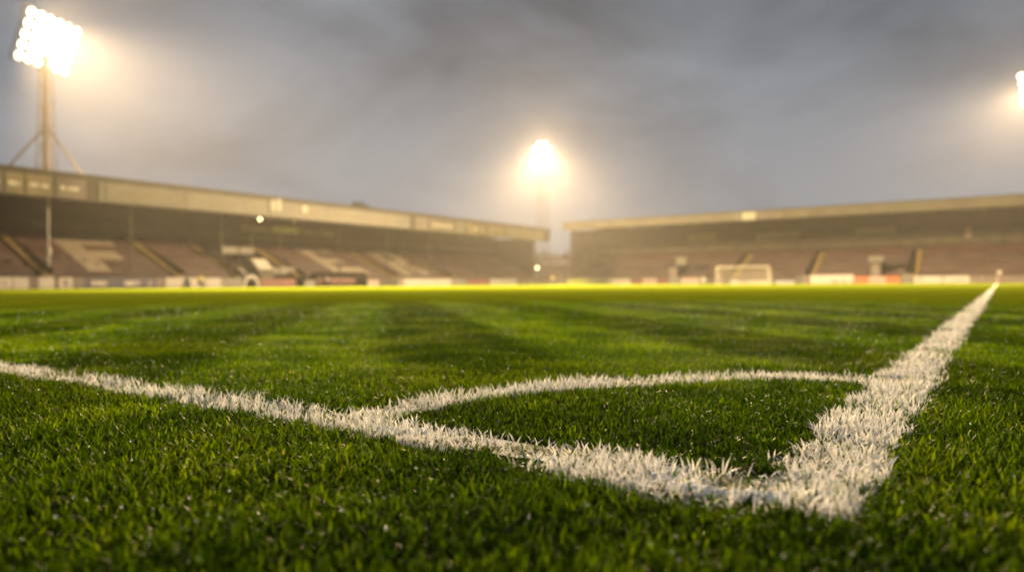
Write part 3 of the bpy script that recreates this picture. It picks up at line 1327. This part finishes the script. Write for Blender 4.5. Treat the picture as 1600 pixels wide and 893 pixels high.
# dugout
X = -63.3
ya, yb = on_x(496, X), on_x(574, X)
dg = empty('dugout', (X, (ya + yb) / 2, 0), 'low dark dugout below the seats with letter E', 'dugout')
w = (yb - ya) / 2
mb = MB()
prof = [(0, 1.55), (.02, 1.62), (-.6, 1.75), (-1.3, 1.5), (-1.4, .02), (-1.34, .02), (-1.24, 1.45), (-.6, 1.68)]
mb.prism(prof, 'y', -w, w)
mb.build('canopy', M['trim'], dg)
for s in (-w, w - .06):
    mb = MB()
    mb.prism([(-.05, .02), (-.05, 1.56), (-.6, 1.66), (-1.22, 1.43), (-1.32, .02)], 'y', s + .003, s + .057)
    mb.build('end_panel', M['glass'], dg)
mb = MB()
mb.box(-1.15, -.75, -w + .2, w - .2, .35, .45)
mb.box(-1.2, -1.12, -w + .2, w - .2, .45, .95)
for yy in np.linspace(-w + .4, w - .4, 5):
    mb.box(-1.1, -.8, yy, yy + .06, .0, .35)
mb.build('bench', M['redboard'], dg)
mb = MB()
mb.tube((.1, -w, 1.0), (.1, w, 1.0), .03, n=6)
for yy in np.linspace(-w, w, 5):
    mb.tube((.1, yy, 0), (.1, yy, 1.0), .03, n=6)
mb.build('rail', M['steel'], dg)


# ------------------------------------------------------------------ people (small in the picture)
def person(loc, rz, label, sitting, top, group=None):
    t = empty('person', loc, label, 'person', group, rz)
    if sitting:
        J = [((0, 0, .50), .14), ((0, .0, .75), .14), ((0, .03, .98), .15), ((0, .05, 1.08), .055), ((0, .06, 1.20), .095), ((0, .06, 1.30), .07),
             ((.20, .02, 1.00), .06), ((.25, .12, .76), .045), ((.16, .34, .62), .035), ((.13, .42, .60), .035),
             ((-.20, .02, 1.00), .06), ((-.25, .12, .76), .045), ((-.16, .34, .62), .035), ((-.13, .42, .60), .035),
             ((.11, .05, .50), .09), ((.13, .42, .50), .07), ((.13, .45, .09), .045), ((.14, .58, .04), .04),
             ((-.11, .05, .50), .09), ((-.13, .42, .50), .07), ((-.13, .45, .09), .045), ((-.14, .58, .04), .04)]
    else:
        J = [((0, 0, .92), .14), ((0, .0, 1.12), .13), ((0, 0, 1.38), .15), ((0, .0, 1.50), .055), ((0, .02, 1.62), .095), ((0, .02, 1.72), .07),
             ((.20, 0, 1.40), .06), ((.25, .0, 1.12), .045), ((.24, .10, .88), .035), ((.24, .13, .80), .035),
             ((-.20, 0, 1.40), .06), ((-.25, .0, 1.12), .045), ((-.24, .10, .88), .035), ((-.24, .13, .80), .035),
             ((.10, 0, .88), .09), ((.11, .02, .48), .065), ((.12, 0, .09), .045), ((.13, .14, .04), .04),
             ((-.10, 0, .88), .09), ((-.11, .02, .48), .065), ((-.12, 0, .09), .045), ((-.13, .14, .04), .04)]
    E_ = [(0, 1), (1, 2), (2, 3), (3, 4), (4, 5), (2, 6), (6, 7), (7, 8), (8, 9), (2, 10), (10, 11), (11, 12), (12, 13),
          (0, 14), (14, 15), (15, 16), (16, 17), (0, 18), (18, 19), (19, 20), (20, 21)]

    def skin(idx, grow, name, m, lvl=1):
        me = bpy.data.meshes.new(name)
        mp = {k: i for i, k in enumerate(idx)}
        me.from_pydata([J[k][0] for k in idx], [(mp[a], mp[b]) for a, b in E_ if a in mp and b in mp], [])
        o = bpy.data.objects.new(name, me)
        COL.objects.link(o)
        sk = o.modifiers.new('Skin', 'SKIN')
        for i, k in enumerate(idx):
            d = me.skin_vertices[0].data[i]
            d.radius = (J[k][1] * grow, J[k][1] * grow)
            d.use_root = (i == 0)
        o.modifiers.new('Sub', 'SUBSURF').levels = lvl
        o.modifiers['Sub'].render_levels = lvl
        me.materials.append(m)
        o.parent = t
        return o
    skin(list(range(22)), 1.0, 'body', M['skin'], 2)
    skin([0, 1, 2, 6, 7, 10, 11], 1.16, 'jacket', top, 1)
    skin([0, 14, 15, 16, 18, 19, 20], 1.12, 'trousers', M['dark'], 1)
    mb = MB()
    hz = J[5][0][2]
    mb.tube((0, J[5][0][1] - .01, hz - .03), (0, J[5][0][1] - .02, hz + .09), .105, .06, n=10)
    mb.build('hat', M['dark'], t)
    return t


Yp = 108.0
person((on_y(864, Yp), Yp, -.03), PI - .2, 'person standing in the gap between the stands in a yellow high visibility jacket', False, M['hivis'])
Yp = on_x(313, -61.9)
person((-61.9, Yp, 0), -PI / 2, 'person sitting on a stool before the white boards in a yellow jacket', True, M['hivis'])
st_ = empty('stool', (-61.9, Yp, 0), 'small dark stool under the sitting person in yellow', 'stool')
mb = MB()
mb.box(-.17, .17, -.17, .17, .33, .37)
mb.build('seat', M['trim'], st_)
for sx in (-.14, .14):
    for sy in (-.14, .14):
        mb = MB()
        mb.tube((sx, sy, 0), (sx * .9, sy * .9, .33), .018, n=6)
        mb.build('leg', M['steel'], st_)
Yp = on_x(510, -64.2)
person((-64.2, Yp, .0), -PI / 2, 'person sitting in the dark dugout in a pale blue jacket', True, M['paleblue'])


# ------------------------------------------------------------------ floodlight towers
AIM_Z = 0.0
TOWER_POWER = 3.2e6


def lattice(mb, z0, z1, w0, w1, step):
    n = max(1, int((z1 - z0) / step))
    zs = np.linspace(z0, z1, n + 1)
    ws = np.linspace(w0, w1, n + 1)
    for k in range(n):
        c0 = [(sx * ws[k], sy * ws[k], zs[k]) for sx, sy in ((-1, -1), (1, -1), (1, 1), (-1, 1))]
        c1 = [(sx * ws[k + 1], sy * ws[k + 1], zs[k + 1]) for sx, sy in ((-1, -1), (1, -1), (1, 1), (-1, 1))]
        for i in range(4):
            mb.tube(c0[i], c1[i], .06, n=5)
            mb.tube(c0[i], c1[(i + 1) % 4], .03, n=4)
            mb.tube(c1[i], c1[(i + 1) % 4], .03, n=4)


def tower(x, y, hz, label, aim, cols, rows, pitch_, tilt, guyed=False, wide=1.2, power=1.0, spread=0.0):
    t = empty('floodlight_tower', (x, y, 0), label, 'floodlight', 'floodlight towers')
    mb = MB()
    if guyed:
        mb.tube((0, 0, -.03), (0, 0, hz - 1), .34, .26, n=12)
    lattice(mb, -.03, hz - 2.2, wide, .42 if guyed else .55, 2.2)
    mb.build('mast', M['steel'], t)
    if guyed:
        for (dx, dy) in ((-6.5, -11), (6.0, 9.5)):
            g_ = MB()
            g_.tube((0, 0, hz * .66), (dx, dy, 0), .13, n=6)
            g_.build('stay', M['steel'], t)
    # head: rows x cols of round lamps in a frame, facing the aim point and tipped down
    d = Vector((aim[0] - x, aim[1] - y, 0)).normalized()
    r_ = Vector((d.y, -d.x, 0))                       # to the right when looking along the beam
    dn = Vector((d.x * math.cos(tilt), d.y * math.cos(tilt), -math.sin(tilt)))
    up = r_.cross(dn)
    if up.z < 0:
        up = -up
    c = Vector((0, 0, hz))
    fr = MB()
    W, H = cols * pitch_ / 2, rows * pitch_ / 2
    for k in range(rows + 1):
        o_ = up * (k * pitch_ - H)
        fr.tube(c + o_ - r_ * W, c + o_ + r_ * W, .06, n=5)
    for k in range(0, cols + 1):
        o_ = r_ * (k * pitch_ - W)
        fr.tube(c + o_ - up * H, c + o_ + up * H, .06, n=5)
    fr.tube(c - up * H, Vector((0, 0, hz - H - 1.4)), .2, n=8)
    head = fr.build('lamp_frame', M['steel'], t)
    for i in range(cols):
        for j in range(rows):
            p = c + r_ * ((i + .5) * pitch_ - W) + up * ((j + .5) * pitch_ - H)
            if cols == rows and i in (0, cols - 1) and j in (0, rows - 1):
                continue
            mb = MB()
            mb.tube(p - dn * .05, p + dn * .42, .22, .47, n=14, mi=0)
            mb.tube(p + dn * .421, p + dn * .44, .455, .455, n=14, mi=1)
            mb.build('lamp', [M['steel'], M['lens']], head)
    offs = (0.0,) if not spread else (-spread, spread)
    for o_ in offs:
        ld = bpy.data.lights.new('floodlight_beam', 'SPOT')
        ld.energy = TOWER_POWER * power / len(offs)
        ld.color = (1, .67, .33)
        ld.spot_size = math.radians(90)
        ld.spot_blend = .7
        ld.shadow_soft_size = 1.0
        lo = bpy.data.objects.new('floodlight_beam', ld)
        COL.objects.link(lo)
        beam = Vector((d.x, d.y, -math.tan(math.radians(46)))).normalized()
        lo.location = Vector((x, y, hz)) + dn * .7 + r_ * (o_ + (1.3 if spread else 0)) - up * (o_ * .6 - (.8 if spread else 0))
        lo.rotation_euler = (-beam).to_track_quat('Z', 'Y').to_euler()
    # stray light of the same lamps, wide and weak
    ld = bpy.data.lights.new('floodlight_spill', 'SPOT')
    ld.energy = TOWER_POWER * power * .30
    ld.color = (1, .67, .33)
    ld.spot_size = math.radians(150)
    ld.spot_blend = 1.0
    ld.shadow_soft_size = .8
    lo = bpy.data.objects.new('floodlight_spill', ld)
    COL.objects.link(lo)
    lo.location = Vector((x, y, hz)) + dn * .55 + r_ * (1.4 if spread else 0) + up * (.5 if spread else 0)
    lo.rotation_euler = (-Vector((d.x, d.y, .2)).normalized()).to_track_quat('Z', 'Y').to_euler()
    return t


Xc, Yc = -30, 50
Xt = -84.0
Yt = on_x(74, Xt)
tower(Xt, Yt, height(74, 66, Xt, Yt), 'tall guyed floodlight mast with glowing lamps behind the left stand', (Xc, Yc + 6), 6, 5, 1.15, .35, True, 1.1, 1.0, 1.4)
Yt = 116.0
Xt = on_y(848, Yt)
tower(Xt, Yt, height(848, 237, Xt, Yt), 'distant floodlight tower glowing above the gap between the two stands', (Xc, Yc), 4, 4, 1.0, .35)
Yt = 121.5
Xt = on_y(1622, Yt)
tower(Xt, Yt, height(1600, 137, Xt, Yt), 'floodlight tower at the right edge behind the right stand', (Xc, Yc), 4, 5, 1.0, .35, False, 1.2, .45)


# ------------------------------------------------------------------ trees, building and street lamp behind
def tree(x, y, h, cr, label, group, seed, z_c=.62):
    r_ = np.random.default_rng(seed)
    t = empty('tree', (x, y, -.03), label, 'tree', group)
    mb = MB()
    mb.tube((0, 0, 0), (.1, .05, h * .45), h * .028, h * .018, n=8)
    tips = []
    for k in range(9):
        a = k * 2.4
        tip = Vector((math.cos(a) * cr * r_.uniform(.4, .8), math.sin(a) * cr * r_.uniform(.4, .8), h * r_.uniform(.6, .95)))
        mb.tube((.1, .05, h * r_.uniform(.3, .45)), tip, h * .012, h * .004, n=6)
        tips.append(tip)
    mb.build('trunk', M['bark'], t)
    mb = MB()
    for k in range(3200):
        c = tips[r_.integers(0, 9)] if r_.random() < .8 else Vector((0, 0, h * .72))
        d = Vector(r_.normal(0, 1, 3)).normalized() * cr * .52 * r_.random() ** .4
        d.z *= .75
        p = c + d
        s = r_.uniform(.08, .2) * h / 9
        u = Vector(r_.normal(0, 1, 3)).normalized() * s
        v = u.orthogonal().normalized() * s * .6
        mb.poly([p - u, p + v, p + u, p - v], [(0, 1, 2, 3)])
    mb.build('crown', M['leaf'], t)
    return t


Xa = -98.0
Ya = on_x(551, Xa)
tree(Xa, Ya, height(551, 311, Xa, Ya), 3.6, 'dark bushy tree showing just above the left stand roof', None, 3)
for px, py, h_, X_, lab in ((838, 394, 0, 150, 'dark tree at the left of the gap between the stands'),
                            (862, 396, 0, 156, 'dark tree above the pale shed in the gap between the stands'),
                            (886, 392, 0, 148, 'dark tree beside the corner of the right stand')):
    xx = on_y(px, X_)
    tree(xx, X_, height(px, py, xx, X_), 3.4, lab, 'trees beyond the gap between the stands', px)
Yb_ = 136.0
xa, xb = on_y(843, Yb_), on_y(874, Yb_)
bd = empty('shed', ((xa + xb) / 2, Yb_, -.03), 'pale gabled shed seen in the gap between the stands', 'shed')
w = (xb - xa) / 2
zt = height(858, 403, (xa + xb) / 2, Yb_)
mb = MB()
mb.box(-w - 1, w + 1, 0, 5, 0, zt - 1.6)
mb.build('wall', M['brick'], bd)
mb = MB()
mb.box(-w, w, -.06, 5, zt - 1.6, zt)
mb.build('upper_wall', M['render'], bd)
mb = MB()
mb.prism([(-.3, zt), (2.5, zt + 1.0), (5.3, zt), (5.3, zt - .12), (-.3, zt - .12)], 'x', -w - .3, w + .3)
mb.build('roof', M['trim'], bd)
mb = MB()
mb.box(-.8, .8, -.05, -.005, 0, 2.2)
mb.build('door', M['trim'], bd)
# gate between the stands
Yg = 110.0
xa, xb = on_y(856, Yg), on_y(886, Yg)
gt = empty('gate', ((xa + xb) / 2, Yg, -.03), 'low dark gate closing the gap between the stands', 'gate')
w = (xb - xa) / 2
mb = MB()
for s in np.arange(-w, w, .18):
    mb.box(s, s + .13, -.02, .02, .08, 1.7)
mb.build('boarding', M['trim'], gt)
for s in (-w, w):
    mb = MB()
    mb.box(s - .07, s + .07, -.07, .07, 0, 1.9)
    mb.build('post', M['trim'], gt)
# lamp on a post in the gap
Yl = 107.0
xl = on_y(840, Yl)
zl = height(840, 418, xl, Yl)
sl = empty('lamp_post', (xl, Yl, -.03), 'lit warm lamp on a short post beside the end of the left stand', 'lamp')
mb = MB()
mb.tube((0, 0, 0), (0, 0, zl + .2), .05, n=8)
mb.build('post', M['trim'], sl)
mb = MB()
mb.tube((0, -.1, zl), (0, .12, zl), .36, .2, n=14)
hd = mb.build('lamp_head', M['trim'], sl)
mb = MB()
mb.tube((0, -.14, zl), (0, -.101, zl), .24, n=16)
mb.build('bulb', M['bulb'], hd)

# ------------------------------------------------------------------ haze
HAZE = 0.00014
mb = MB()
mb.box(-172, 82, -66, 222, -1.2, 48)
hz = mb.build('haze', None or bpy.data.materials.new('misty_air'))
hz['kind'] = 'stuff'
hz['label'] = 'thin misty rain filled air glowing round the floodlights'
hm = hz.data.materials[0]
hm.use_nodes = True
t = hm.node_tree
for n in list(t.nodes):
    t.nodes.remove(n)
o = t.nodes.new('ShaderNodeOutputMaterial')
v = t.nodes.new('ShaderNodeVolumePrincipled')
v.inputs['Color'].default_value = (.93, .93, .94, 1)
v.inputs['Density'].default_value = HAZE
v.inputs['Anisotropy'].default_value = .45
t.links.new(v.outputs[0], o.inputs['Volume'])

# ------------------------------------------------------------------ camera
cam_d = bpy.data.cameras.new('camera')
cam = bpy.data.objects.new('camera', cam_d)
COL.objects.link(cam)
cam_d.sensor_width = 36
cam_d.lens = F / 1600 * 36
cam_d.clip_start = .02
cam_d.clip_end = 1000
fw = Vector((-math.sin(YAW) * math.cos(TILT), math.cos(YAW) * math.cos(TILT), -math.sin(TILT)))
rt = Vector((math.cos(YAW), math.sin(YAW), 0))
up = rt.cross(fw)
r2 = rt * math.cos(ROLL) - up * math.sin(ROLL)
u2 = up * math.cos(ROLL) + rt * math.sin(ROLL)
mw = Matrix((r2, u2, -fw)).transposed().to_4x4()
mw.translation = (CX, CY, CZ)
cam.matrix_world = mw
cam_d.dof.use_dof = True
cam_d.dof.focus_distance = 1.22
cam_d.dof.aperture_fstop = 2.3
S.camera = cam

# ------------------------------------------------------------------ render settings
S.render.engine = 'CYCLES'
S.view_settings.view_transform = 'Standard'
S.view_settings.look = 'None'
S.view_settings.exposure = 0.0
S.view_settings.gamma = 1.0
cy = S.cycles
cy.use_denoising = True
cy.denoiser = 'OPENIMAGEDENOISE'
cy.max_bounces = 8
cy.diffuse_bounces = 3
cy.glossy_bounces = 3
cy.transmission_bounces = 6
cy.volume_bounces = 1
cy.transparent_max_bounces = 8
cy.sample_clamp_indirect = 6.0
cy.use_light_tree = True
